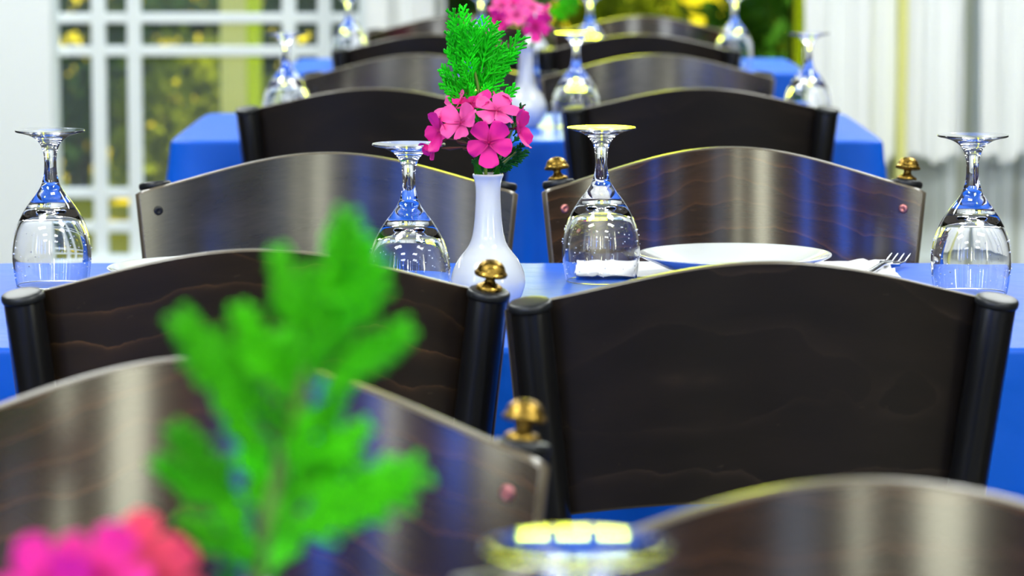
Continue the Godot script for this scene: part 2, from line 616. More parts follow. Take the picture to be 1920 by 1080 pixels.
func spray(s: Shape, a: Vector3, b: Vector3, dens: int, scale_: float, facing: Vector3) -> void:
	# a flat feathered branchlet from a to b with side shoots that fork again
	var dir := b - a
	var ln := dir.length()
	dir = dir / ln
	var sagv := Vector3(rng.randf_range(-1, 1), rng.randf_range(-0.5, 1), rng.randf_range(-1, 1)) * ln * 0.05
	twig(s, a, b, 0.0011 * scale_, 0.0006 * scale_, sagv, 5)
	var tone := rng.randf_range(0.55, 1.0)
	s.tint = Color(tone * rng.randf_range(0.85, 1.25), tone, tone)
	var side := dir.cross(facing + Vector3(rng.randf_range(-0.6, 0.6), rng.randf_range(-0.6, 0.6), rng.randf_range(-0.4, 0.4))).normalized()
	for k in dens:
		var f := lerpf(0.12, 0.98, (k + 0.5) / dens)
		var p := a.lerp(b, f) + sagv * 4.0 * f * (1.0 - f) * 0.6
		var l := ln * lerpf(0.42, 0.16, f) * rng.randf_range(0.75, 1.2)
		l = minf(l, 0.03 * scale_)
		for sg in [-1.0, 1.0]:
			var d2: Vector3 = (dir * rng.randf_range(0.75, 1.05) + side * sg * rng.randf_range(0.45, 0.8) + facing * rng.randf_range(-0.35, 0.35)).normalized()
			var e: Vector3 = p + d2 * l
			twig(s, p, e, 0.0012 * scale_, 0.0008 * scale_, dir * l * 0.06)
			for q in 3:
				var g := lerpf(0.25, 0.8, (q + rng.randf()) / 3.0)
				var p2: Vector3 = p.lerp(e, g)
				var sg2 := 1.0 if q % 2 == 0 else -1.0
				var d3: Vector3 = (d2 * 0.85 + dir * 0.35 + side * sg2 * 0.45 + facing * rng.randf_range(-0.4, 0.4)).normalized()
				twig(s, p2, p2 + d3 * l * rng.randf_range(0.3, 0.5), 0.00115 * scale_, 0.0008 * scale_, Vector3.ZERO)

func sprig(label: String, spine: Array, tips: Array, d: float, m: Material, dens: int, scale_: float, depth: float) -> Node3D:
	# spine: pixels of the main stem from the vase mouth up; tips: [px of the tip, px of its base]
	var origin := at(spine[0].x, spine[0].y, d)
	var t := thing("cypress_sprig", label, "sprig", origin, 0.0, "green cypress sprigs in the vases")
	var st := Shape.new()
	var path := []
	var rad := []
	for k in spine.size():
		path.append(at(spine[k].x, spine[k].y, d) - origin)
		rad.append(lerpf(0.0022, 0.001, float(k) / (spine.size() - 1)) * scale_)
	st.tube(path, rad, 8)
	part("stem", st, M.stem, t)
	var fo := Shape.new()
	for q in tips:
		var dz: float = rng.randf_range(-1, 1) * depth
		var b := at(q[0], q[1], d) - origin + Vector3(0, 0, dz)
		var a := at(q[2], q[3], d) - origin + Vector3(0, 0, dz * 0.2)
		spray(fo, a, b, dens, scale_, Vector3(0, 0.1, 1))
	part("foliage", fo, m, t).set_meta("kind", "stuff")
	return t

func petal_shape(len_: float, wid: float, tone: Color, deep: Color, cup: float) -> Shape:
	var s := Shape.new()
	var rows := []
	var nr := 9
	var nc := 8
	for i in nr:
		var f := float(i) / (nr - 1)
		var half := wid * 0.5 * (0.16 + 0.84 * pow(sin(minf(f * 0.60 + 0.02, 1.0) * PI), 0.9)) * (1.0 if f < 0.9 else lerpf(1.0, 0.62, (f - 0.9) / 0.1))
		var r := PackedVector3Array()
		for j in nc:
			var g := lerpf(-1, 1, float(j) / (nc - 1))
			var notch := -0.05 * len_ * (1.0 - absf(g)) * smoothstep(0.8, 1.0, f) - 0.1 * len_ * g * g * smoothstep(0.55, 1.0, f)
			r.append(Vector3(g * half, f * len_ + notch, cup * len_ * (0.5 * f * f - 0.2 * f) + 0.1 * wid * g * g * (1.0 - f) + 0.04 * wid * sin(g * 5.0 + f * 4.0) * f - 0.12 * wid * g * g * f))
		rows.append(r)
	s.grid(rows)
	for k in s.v.size():
		var f := clampf(s.v[k].y / len_, 0, 1)
		s.c[k] = deep.lerp(tone, smoothstep(0.02, 0.45, f))
	return s

var petals := {}
func flower(parent: Node3D, p: Vector3, facing: Vector3, size: float, tone: Color, roll: float, open := 1.0) -> void:
	var o := Node3D.new()
	o.name = "flower"
	parent.add_child(o, true)
	var z := facing.normalized()
	var x := Vector3.UP.cross(z).normalized()
	if Vector3.UP.cross(z).length() < 0.05: x = Vector3.RIGHT
	o.transform = Transform3D(Basis(x, z.cross(x), z), p)
	var key := "%s%d" % [tone.to_html(), int(size * 1e5)]
	if not petals.has(key):
		petals[key] = []
		for k in 3:
			petals[key].append(petal_shape(size * (1.0 + 0.06 * (k - 1)), size * (0.74 + 0.06 * k), tone * (0.94 + 0.06 * k), tone * Color(0.62, 0.35, 0.5), 0.2 + 0.18 * k).mesh())
	for k in 5:
		var pm := part("petal", petals[key][(k * 2 + int(roll * 10.0)) % 3], M.petal, o)
		var bs := Basis(Vector3(0, 0, 1), roll + TAU * k / 5.0 + rng.randf_range(-0.09, 0.09)) * Basis(Vector3(1, 0, 0), (1.0 - open) * 1.1 + rng.randf_range(-0.1, 0.16))
		pm.transform = Transform3D(bs, bs * Vector3(0, 0.0012, 0) + Vector3(0, 0, 0.0006 * (k % 3)))
	var ce := Shape.new()
	ce.tint = tone * Color(0.5, 0.12, 0.3)
	ce.lathe([[0.0, -0.002], [0.0016, -0.0015], [0.0018, 0.0008], [0.0008, 0.0022], [0.0, 0.0026]], 10)
	var cm := part("flower_centre", ce, M.petal, o)
	cm.rotation.x = PI / 2

func leaf_shape(len_: float, wid: float, curl: float) -> Shape:
	var s := Shape.new()
	var rows := []
	for i in 7:
		var f := i / 6.0
		var half := wid * 0.5 * maxf(0.03, sin(PI * pow(f, 0.8)))
		var r := PackedVector3Array()
		for j in 5:
			var g := lerpf(-1, 1, j / 4.0)
			r.append(Vector3(g * half, f * len_, curl * len_ * f * f + 0.25 * half * g * g))
		rows.append(r)
	s.grid(rows)
	return s

func geranium(label: String, mouth: Vector3, hub: Vector3, list: Array, size: float) -> Node3D:
	# list: [offset from the mouth, facing, size factor, tone, openness]
	var t := thing("geranium", label, "flower", mouth, 0.0, "pink geraniums in the vases")
	var st := Shape.new()
	st.tube([Vector3(0, -0.05, 0), hub * 0.4, hub], [0.0019, 0.0018, 0.0016], 8)
	part("stalk", st, M.stem, t)
	var ped := Shape.new()
	for q in list:
		var e: Vector3 = q[0] - q[1].normalized() * 0.003
		var back: Vector3 = e - q[1].normalized() * 0.012
		ped.tube([hub, hub.lerp(back, 0.55) + Vector3(0, 0.003, 0), back, e], [0.0008, 0.0007, 0.0009, 0.0014], 6)
	for k in 5:
		var a := k * 1.3 + 0.4
		var e := hub + Vector3(cos(a) * 0.02 - 0.012, 0.004 + 0.004 * sin(a * 2.0), sin(a) * 0.012 + 0.008)
		ped.tube([hub, hub.lerp(e, 0.6) + Vector3(0, 0.002, 0), e, e.lerp(hub, -0.25)], [0.0007, 0.0007, 0.0017, 0.0006], 6)
	part("flower_stalk", ped, M.stalk_red, t)
	for q in list:
		flower(t, q[0], q[1], size * q[2], q[3], rng.randf() * TAU, q[4])
	for k in 5:
		var lf := part("leaf", leaf_shape([0.027, 0.02, 0.017, 0.02, 0.024][k], [0.008, 0.006, 0.005, 0.006, 0.007][k], 0.3), M.leaf_green, t)
		lf.transform = Transform3D(Basis(Vector3(0, 0, 1), [0.35, 0.12, -0.1, -0.3, 0.55][k]) * Basis(Vector3(0, 1, 0), [0.5, -0.7, 1.0, -0.4, 1.1][k]) * Basis(Vector3(1, 0, 0), 0.2), Vector3([-0.009, -0.004, 0.003, 0.008, -0.006][k], -0.005, [0.004, 0.007, 0.005, 0.003, -0.004][k]))
	return t

func px_list(src: Array, mouth: Vector3, d: float) -> Array:
	var o := []
	for q in src:
		o.append([at(q[0], q[1], d) - mouth + Vector3(0, 0, q[2]), q[3], q[4], q[5], q[6]])
	return o

func shrub(called: String, label: String, p: Vector3, r: Vector3, m: Material, n: int, sd: int, lsize: float) -> Node3D:
	var g := RandomNumberGenerator.new()
	g.seed = sd
	var t := thing(called, label, "shrub", p, 0.0, "shrubs in the garden")
	var s := Shape.new()
	for k in n:
		var dv := Vector3(g.randfn(), g.randfn(), g.randfn()).normalized()
		var lump := 0.78 + 0.22 * sin(dv.x * 7.0 + sd) * cos(dv.y * 6.0 + dv.z * 5.0)
		var q := dv * r * lump * pow(g.randf(), 0.25)
		q.y = maxf(q.y + r.y, 0.05)
		var up := (dv + Vector3(g.randf_range(-0.9, 0.9), g.randf_range(-0.6, 0.9), g.randf_range(-0.9, 0.9))).normalized()
		var sd2 := up.cross(Vector3(g.randf_range(-1, 1), g.randf_range(-1, 1), g.randf_range(-1, 1))).normalized()
		var nn := sd2.cross(up)
		var l := lsize * g.randf_range(0.7, 1.3)
		var rows := []
		for i in 4:
			var f := i / 3.0
			var hw: float = l * 0.24 * [0.15, 1.0, 0.8, 0.05][i]
			var c := q + up * l * f - nn * l * 0.25 * f * f
			rows.append(PackedVector3Array([c - sd2 * hw, c + nn * hw * 0.3, c + sd2 * hw]))
		s.grid(rows)
	part("foliage", s, m, t).set_meta("kind", "stuff")
	var w := Shape.new()
	for k in 5:
		var a := k * 1.26
		w.tube([Vector3(cos(a) * 0.03, 0, sin(a) * 0.03), Vector3(cos(a) * r.x * 0.2, r.y * 0.7, sin(a) * r.z * 0.2), Vector3(cos(a) * r.x * 0.55, r.y * 1.3, sin(a) * r.z * 0.55)], [0.014, 0.01, 0.004], 6)
	part("stem", w, M.bark, t)
	return t

# ---------------------------------------------------------------- room helpers
func slab(called: String, a: Vector3, b: Vector3, m: Material, label := "") -> MeshInstance3D:
	var s := Shape.new()
	s.box((a + b) * 0.5, (b - a).abs(), 0.003)
	return struct(called, s, m, label)

func bar(parent: Node3D, called: String, a: Vector3, b: Vector3, m: Material) -> MeshInstance3D:
	var s := Shape.new()
	s.box((a + b) * 0.5, (b - a).abs(), 0.004)
	return part(called, s, m, parent)

func area_light(called: String, p: Vector3, towards: Vector3, size: Vector2, col: Color, e: float) -> void:
	var l := AreaLight3D.new()
	l.name = numbered(called)
	add_child(l)
	l.area_size = size
	l.light_color = col
	l.light_energy = e
	l.set("area_range", 30.0)
	l.shadow_enabled = true
	var up := Vector3.UP if absf(towards.y) < 0.9 else Vector3.FORWARD
	l.look_at_from_position(p, p + towards, up)

func curtain(label: String, x0: float, x1: float, y0: float, y1: float, z: float, folds: float, amp: float, sd: int) -> void:
	var f := FastNoiseLite.new()
	f.seed = sd
	f.frequency = 1.0
	var s := Shape.new()
	var rows := []
	for i in 25:
		var v := i / 24.0
		var r := PackedVector3Array()
		for j in 81:
			var u := j / 80.0
			var ph := u * folds * TAU + f.get_noise_2d(u * 3.0, v * 0.7) * 1.6
			var zz := z + amp * (0.6 + 0.4 * v) * sin(ph) + 0.35 * amp * sin(ph * 2.3 + 1.0)
			r.append(Vector3(lerpf(x0, x1, u) + 0.01 * f.get_noise_2d(u * 2.0, v * 2.0), lerpf(y1, y0, v) + (0.03 * f.get_noise_2d(u * 3.0, 9.0) + 0.012 * sin(ph)) * v, zz))
		rows.append(r)
	s.grid(rows)
	single("curtain", s, M.curtain, label, "curtain", "white curtains")

func _ready() -> void:
	rng.seed = 4
	# ------------------------------------------------ camera, sky, sun, exposure
	var cam := Camera3D.new()
	cam.name = "camera"
	add_child(cam)
	cam.position = EYE
	cam.rotation_degrees = Vector3(-PITCH, 0, 0)
	var lens := CameraAttributesPhysical.new()
	lens.frustum_focal_length = 12.0 / (540.0 / F)
	lens.frustum_focus_distance = 3.5
	lens.exposure_aperture = 9.0
	lens.frustum_near = 0.05
	lens.frustum_far = 200.0
	cam.attributes = lens
	cam.fov = rad_to_deg(2.0 * atan(540.0 / F))
	cam.current = true
	var env := Environment.new()
	env.tonemap_mode = Environment.TONE_MAPPER_LINEAR
	env.tonemap_exposure = 1.4
	env.background_mode = Environment.BG_SKY
	var sm := ProceduralSkyMaterial.new()
	sm.sky_top_color = Color(0.5, 0.66, 0.9)
	sm.sky_horizon_color = Color(0.82, 0.88, 0.93)
	sm.ground_horizon_color = Color(0.4, 0.45, 0.45)
	sm.ground_bottom_color = Color(0.25, 0.26, 0.22)
	sm.sky_energy_multiplier = 1.3
	var sky := Sky.new()
	sky.sky_material = sm
	env.sky = sky
	env.sdfgi_enabled = true
	env.ssao_enabled = true
	env.ssil_enabled = true
	var we := WorldEnvironment.new()
	we.name = "environment"
	we.environment = env
	add_child(we)
	var sun := DirectionalLight3D.new()
	sun.name = "sun"
	add_child(sun)
	sun.look_at_from_position(Vector3(5, 9, 4.0), Vector3.ZERO)
	sun.light_color = Color(1.0, 0.97, 0.8)
	sun.light_energy = 2.3
	sun.light_angular_distance = 0.6
	sun.shadow_enabled = true
	sun.sky_mode = DirectionalLight3D.SKY_MODE_LIGHT_ONLY
	materials()
	M.dark_wood = wood("dark_tex", Vector2(0.05, 0.0), 0.3)
	var lamps := []
	for z in [1.6, -1.8, -5.2, -8.4]:
		for x in [-1.7, 1.7]:
			lamps.append(Vector3(x, 3.2, z))
	for p in lamps:
		area_light("ceiling_lamp_light", p - Vector3(0, 0.045, 0), Vector3.DOWN, Vector2(1.2, 0.6), Color(0.97, 1.0, 1.0), 6.0 if p.z < -8.0 else 4.2)
	room(lamps)
	garden()
	furniture()
	tableware()
	bouquets()

# ---------------------------------------------------------------- the room
const XL := -4.2
const XR := 4.2
const ZB := 3.8
const ZF := -10.2
const CH := 3.2

func wall_with_holes(called: String, label: String, along_x: bool, fixed0: float, fixed1: float, a0: float, a1: float, holes: Array) -> void:
	# holes: [from, to, sill, head], sorted along the wall; the pieces are one wall
	var s := Shape.new()
	var put := func(p0: float, p1: float, y0: float, y1: float) -> void:
		if p1 - p0 < 0.005 or y1 - y0 < 0.005: return
		var a := Vector3(p0, y0, fixed0) if along_x else Vector3(fixed0, y0, p0)
		var b := Vector3(p1, y1, fixed1) if along_x else Vector3(fixed1, y1, p1)
		s.box((a + b) * 0.5, (b - a).abs(), 0.002)
	var at_ := a0
	for h in holes:
		put.call(at_, h[0], 0.0, CH)
		put.call(h[0], h[1], 0.0, h[2])
		put.call(h[0], h[1], h[3], CH)
		at_ = h[1]
	put.call(at_, a1, 0.0, CH)
	struct(called, s, M.wall if called == "wall_far" else M.panelling, label)

func window_frame(called: String, label: String, along_x: bool, fixed: float, p0: float, p1: float, y0: float, y1: float, cross: Array) -> void:
	var t := Node3D.new()
	t.name = called
	add_child(t)
	t.set_meta("kind", "structure")
	tag(t, label, "window")
	var v := func(p: float, y: float, o: float) -> Vector3:
		return Vector3(p, y, fixed + o) if along_x else Vector3(fixed + o, y, p)
	for q in [[p0, p0 + 0.05, y0, y1], [p1 - 0.05, p1, y0, y1], [p0 + 0.05, p1 - 0.05, y0, y0 + 0.05], [p0 + 0.05, p1 - 0.05, y1 - 0.05, y1]]:
		bar(t, "window_frame", v.call(q[0], q[2], -0.03), v.call(q[1], q[3], 0.03), M.paint)
	for y in cross:
		bar(t, "glazing_bar", v.call(p0 + 0.05, y - 0.02, -0.02), v.call(p1 - 0.05, y + 0.02, 0.02), M.paint)
	bar(t, "pane", v.call(p0 + 0.05, y0 + 0.05, -0.003), v.call(p1 - 0.05, y1 - 0.05, 0.003), M.pane)

func room(lamps: Array) -> void:
	slab("floor", Vector3(XL - 0.2, -0.12, ZF - 0.16), Vector3(XR + 0.2, 0.0, ZB + 0.2), M.floor, "dark floor of the dining room")
	slab("ceiling", Vector3(XL - 0.2, CH, ZF - 0.3), Vector3(XR + 0.2, CH + 0.15, ZB + 0.2), M.ceiling, "white ceiling of the dining room")
	# left and right walls with tall narrow windows behind the camera
	var wl := [[-0.9, -0.2, 0.6, 3.0]]
	var wr := [[1.6, 2.3, 0.6, 3.0]]
	wall_with_holes("wall_left", "dark panelled wall with one tall window and added slim lights", false, XL - 0.16, XL, ZF - 0.16, ZB, wl)
	wall_with_holes("wall_right", "dark panelled wall with one tall window", false, XR, XR + 0.16, ZF - 0.16, ZB, wr)
	var wb := [[1.0, 1.5, 0.6, 3.0], [2.8, 3.2, 0.6, 3.0]]
	wall_with_holes("wall_back", "dark panelled wall with two windows, opposite the garden opening", true, ZB, ZB + 0.16, XL - 0.16, XR + 0.16, wb)
	var n := 10
	for h in wl:
		window_frame("window_%d" % n, "tall window in the left wall", false, XL - 0.08, h[0], h[1], h[2], h[3], [2.2])
		n += 1
	for h in wr:
		window_frame("window_%d" % n, "tall window in the right wall", false, XR + 0.08, h[0], h[1], h[2], h[3], [2.2])
		n += 1
	for h in wb:
		window_frame("window_%d" % n, "tall window in the back wall", true, ZB + 0.08, h[0], h[1], h[2], h[3], [2.2])
		n += 1
	# the far wall: lattice window, opening, french doors with curtains
	var d := -ZF
	var xa := xat(97, d)
	var xb := xat(690, d)
	var xc := xat(835, d)
	var xd := xat(1488, d)
	wall_with_holes("wall_far", "white far wall of the room, open to the garden", true, ZF - 0.14, ZF, XL - 0.16, XR + 0.16, [[xa, xb, 0.02, 2.75], [xc, xd, 0.0, 2.75], [xd + 0.03, 2.55, 0.0, 2.75]])
	# lattice window
	var t := Node3D.new()
	t.name = "window_1"
	add_child(t)
	t.set_meta("kind", "structure")
	tag(t, "white lattice window with paired crossing bars, left of the garden opening", "window")
	var z0 := ZF - 0.075
	for x in [181.0, 248.0, 540.0, 607.0]:
		bar(t, "glazing_bar", Vector3(xat(x - 13.0, d), 0.03, z0 - 0.02), Vector3(xat(x + 13.0, d), 2.75, z0 + 0.02), M.paint)
	var ys := []
	for y in [36.0, 98.0, 366.0, 430.0]: ys.append(at(960, y, d).y)
	ys.append_array([1.25, 1.35, 2.3, 2.4])
	for y in ys:
		bar(t, "glazing_bar", Vector3(xa, y - 0.016, z0 - 0.017), Vector3(xb, y + 0.016, z0 + 0.017), M.paint)
	for q in [[xa, xa + 0.012, 0.02, 2.75], [xb - 0.03, xb, 0.02, 2.75], [xa, xb, 0.02, 0.05], [xa, xb, 2.7, 2.75]]:
		bar(t, "window_frame", Vector3(q[0], q[2], z0 - 0.035), Vector3(q[1], q[3], z0 + 0.035), M.paint)
	bar(t, "pane", Vector3(xa + 0.012, 0.05, z0 - 0.003), Vector3(xb - 0.03, 2.7, z0 + 0.003), M.pane)
	# opening frame: pale posts, sunlight on the edge painted yellow
	slab("trim_1", Vector3(xd, 0.0, ZF - 0.15), Vector3(xd + 0.03, 2.75, ZF + 0.015), M.lime, "sunlit edge of the garden opening beside the curtains, its light painted yellow")
	# french doors behind the curtains
	var dd := ZF - 0.035
	var k := 1
	for q in [[xd + 0.03, xat(1672, d)], [xat(1692, d), xat(1795, d)], [xat(1826, d), xat(1905, d)], [xat(1915, d), 2.55]]:
		var w := Node3D.new()
		w.name = "door_%d" % k
		add_child(w)
		w.set_meta("kind", "structure")
		tag(w, ["white glazed door behind the curtain beside the garden opening", "narrow white glazed door, second from the garden opening", "narrow white glazed door, third from the garden opening", "white glazed door farthest from the garden opening"][k - 1], "door")
		k += 1
		for e in [[q[0], q[0] + 0.04, 0.0, 2.75], [q[1] - 0.04, q[1], 0.0, 2.75], [q[0] + 0.04, q[1] - 0.04, 0.0, 0.05], [q[0] + 0.04, q[1] - 0.04, 0.33, 0.38], [q[0] + 0.04, q[1] - 0.04, 2.7, 2.75]]:
			bar(w, "door_frame", Vector3(e[0], e[2], dd - 0.03), Vector3(e[1], e[3], dd + 0.03), M.paint)
		bar(w, "kick_panel", Vector3(q[0] + 0.04, 0.05, dd - 0.015), Vector3(q[1] - 0.04, 0.33, dd + 0.01), M.paint)
		bar(w, "pane", Vector3(q[0] + 0.04, 0.38, dd - 0.003), Vector3(q[1] - 0.04, 2.7, dd + 0.003), M.pane)
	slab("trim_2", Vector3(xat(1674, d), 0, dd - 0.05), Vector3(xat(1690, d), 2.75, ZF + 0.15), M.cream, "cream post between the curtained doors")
	slab("trim_3", Vector3(xat(1795, d), 0, dd - 0.05), Vector3(xat(1826, d), 2.75, dd + 0.03), M.door_grey if M.has("door_grey") else mat("door_grey", Color(0.7, 0.72, 0.66), 0.7, 0.2), "grey post between the second and third curtained doors")
	slab("trim_4", Vector3(xat(1905, d), 0, dd - 0.05), Vector3(xat(1915, d), 2.75, dd + 0.03), M.door_grey, "narrow grey post beside the third curtained door")
	# curtains
	curtain("white curtain drawn beside the garden opening, widest of those on the glazed doors", xat(1500, d), xat(1672, d), 0.36, 2.9, ZF + 0.12, 2.0, 0.02, 3)
	curtain("white curtain in loose folds on the second glazed door, between cream and grey posts", xat(1690, d), xat(1800, d), 0.36, 2.9, ZF + 0.12, 1.6, 0.018, 5)
	curtain("white curtain on the third glazed door, beyond the grey post", xat(1828, d), xat(1908, d), 0.36, 2.9, ZF + 0.12, 1.2, 0.018, 8)
	curtain("white curtain farthest from the garden opening, on the last glazed door", xat(1912, d), 2.5, 0.36, 2.9, ZF + 0.12, 6.0, 0.02, 11)
	curtain("smooth white curtain between the lattice window and the garden opening", xat(686, d), xat(836, d), 0.1, 2.9, ZF + 0.1, 1.6, 0.022, 14)
	# ceiling lamps
	for i in lamps.size():
		var p: Vector3 = lamps[i]
		var l := thing("ceiling_lamp", "white ceiling light panel %s of the %s" % ["on the left" if i % 2 == 0 else "on the right", ["first row, above the near end", "second row, above the table in focus", "third row, above the second table", "last row, next to the garden opening"][i / 2]], "lamp", p, 0.0, "ceiling light panels")
		bar(l, "lamp_frame", Vector3(-0.63, -0.03, -0.33), Vector3(0.63, 0.0, 0.33), M.paint)
		bar(l, "diffuser", Vector3(-0.6, -0.036, -0.3), Vector3(0.6, -0.03, 0.3), M.glow_white)
	# unseen wall lights added to give chair-back reflections: position, width, turn, colour
	var ivory_light := Color(1.0, 1.0, 0.9)
	var blue_light := Color(0.25, 0.42, 1.0)
	for q in [
		[Vector3(-0.35, 2.1, ZB), 0.46, PI, true, "widest added ivory wall light, in the middle of the panelled wall opposite the garden"],
		[Vector3(-2.0, 2.1, ZB), 0.22, PI, false, "tall added blue wall light beside the widest ivory light"],
		[Vector3(-3.5, 2.1, ZB), 0.3, PI, false, "slimmer added blue wall light, in the corner of the panelled wall"],
		[Vector3(0.55, 2.1, ZB), 0.14, PI, true, "slim added ivory wall light beside the narrow window"],
		[Vector3(3.85, 2.1, ZB), 0.14, PI, false, "added blue wall light beside the window of the panelled wall"],
		[Vector3(XL, 2.1, 3.2), 0.2, PI / 2, false, "slim added blue wall light in the corner of the left wall"],
		[Vector3(XL, 2.1, 2.75), 0.2, PI / 2, true, "slim added ivory wall light next to the slim blue one"],
		[Vector3(XL, 2.1, 1.5), 0.22, PI / 2, false, "added blue wall light halfway along the left wall"],
		[Vector3(XL, 2.1, 0.9), 0.3, PI / 2, true, "added ivory wall light beside the left window"],
		[Vector3(XR, 2.1, 0.7), 0.5, -PI / 2, true, "wide added ivory wall light on the right wall"],
	]:
		var l := thing("added_wall_lamp", q[4], "lamp", q[0], q[2], "added tall wall lights")
		bar(l, "lamp_frame", Vector3(-q[1] * 0.5 - 0.015, -1.02, 0.0), Vector3(q[1] * 0.5 + 0.015, 1.02, 0.05), M.paint)
		bar(l, "diffuser", Vector3(-q[1] * 0.5, -1.0, 0.05), Vector3(q[1] * 0.5, 1.0, 0.06), M.glow_ivory if q[3] else M.glow_blue)
		var out: Vector3 = Vector3(0, 0, 1).rotated(Vector3.UP, q[2])
		area_light("added_wall_lamp_light", q[0] + out * 0.07, out, Vector2(q[1], 2.0), ivory_light if q[3] else blue_light, q[1] * (1.5 if q[3] else 0.3))
	# the yellow three-paned lantern in the garden opening
	var ln := thing("hanging_lantern", "tall yellow lantern with three glowing panes in the garden opening", "lamp", Vector3(0.18, 1.0, ZF + 0.35))
	for x in [-0.18, -0.06, 0.06, 0.18]:
		bar(ln, "lantern_post", Vector3(x - 0.012, 0.0, -0.06), Vector3(x + 0.012, 1.60, 0.06), M.lamp_metal)
	for y in [0.0, 1.60]:
		bar(ln, "lantern_rail", Vector3(-0.195, y - 0.015, -0.065), Vector3(0.195, y + 0.015, 0.065), M.lamp_metal)
	for x in [-0.12, 0.0, 0.12]:
		bar(ln, "lantern_pane", Vector3(x - 0.048, 0.015, 0.03), Vector3(x + 0.048, 1.585, 0.038), M.glow_yellow)
	bar(ln, "lantern_rod", Vector3(-0.008, 1.60, -0.008), Vector3(0.008, CH - 1.0, 0.008), M.lamp_metal)
	area_light("lantern_light", Vector3(0.18, 1.8, ZF + 0.41), Vector3(0, 0, 1), Vector2(0.32, 1.5), Color(0.98, 0.98, 0.25), 1.2)

func garden() -> void:
	slab("ground", Vector3(-16, -0.3, -40), Vector3(16, -0.06, ZF - 0.16), M.lawn, "olive yellow lawn outside the room")
	var d := 11.6
	# pale pillar outside the lattice window, sunlight on its side painted yellow
	var t := thing("garden_post", "pale cream garden post with sunlight painted yellow on one side, seen through the lattice window", "post", Vector3(xat(454, d), -0.06, -d))
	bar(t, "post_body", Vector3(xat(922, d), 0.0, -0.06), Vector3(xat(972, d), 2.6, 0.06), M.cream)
	bar(t, "sunlit_side", Vector3(xat(972, d), 0.0, -0.065), Vector3(xat(996, d), 2.6, 0.065), M.lime)
	var spec := [
		["dark leafy shrub standing behind the first panes of the lattice window", -1.75, 13.6, Vector3(0.36, 0.6, 0.4), "shrub_dark", 1100, 0.1],
		["olive yellow shrub glowing behind the middle panes of the lattice window", -1.2, 12.6, Vector3(0.32, 0.36, 0.32), "shrub_olive", 700, 0.09],
		["dark shrub behind the cream garden post", -0.85, 13.8, Vector3(0.36, 0.65, 0.4), "shrub_dark", 1100, 0.1],
		["dark shrub behind the white curtain and the pink flowers", -0.25, 12.6, Vector3(0.4, 0.55, 0.38), "shrub_dark", 1000, 0.1],
		["yellow green shrub behind the chairs in the middle of the garden opening", 0.42, 13.4, Vector3(0.32, 0.44, 0.34), "shrub_olive", 700, 0.1],
		["mid green shrub near the curtained side of the garden opening", 0.95, 12.5, Vector3(0.34, 0.5, 0.36), "shrub_mid", 900, 0.1],
		["dark shrub outside the curtained doors", 1.75, 13.2, Vector3(0.4, 0.6, 0.4), "shrub_dark", 1000, 0.1],
	]
	var k := 0
	for q in spec:
		shrub("garden_shrub", q[0], Vector3(q[1], -0.06, -q[2]), q[3], M[q[4]], q[5], 40 + k, q[6])
		k += 1
	for i in 6:
		shrub("hedge_bush", ["tall dark hedge bush far left behind the shrubs", "tall dark hedge bush behind the lattice window shrubs", "tall dark hedge bush behind the cream garden post", "tall dark hedge bush behind the middle of the garden", "tall dark hedge bush behind the mid green shrub", "tall dark hedge bush behind the curtained doors"][i], Vector3(-2.9 + i * 1.15, -0.06, -17.9 - (i % 2) * 1.9), Vector3(0.85, 1.5, 0.7), M["shrub_dark" if i != 4 else "shrub_mid"], 2800, 70 + i, 0.15)
	# added unseen canopy: shades the garden, slats let patches of sun through
	var pg := thing("shade_pergola", "dark slatted canopy, unseen, added to shade the garden", "shade_pergola", Vector3(0, -0.06, -13.6))
	for x in [-4.0, 4.0]:
		for z in [-2.9, 2.9]:
			bar(pg, "post", Vector3(x - 0.06, 0, z - 0.06), Vector3(x + 0.06, 2.9, z + 0.06), M.bark)
	for z in [-2.9, 2.9]:
		bar(pg, "beam", Vector3(-4.3, 2.9, z - 0.05), Vector3(4.3, 3.02, z + 0.05), M.bark)
	for n in 17:
		var x := -4.2 + n * 0.525
		bar(pg, "slat", Vector3(x - 0.12, 3.02, -3.1), Vector3(x + 0.12, 3.06, 3.1), M.bark)

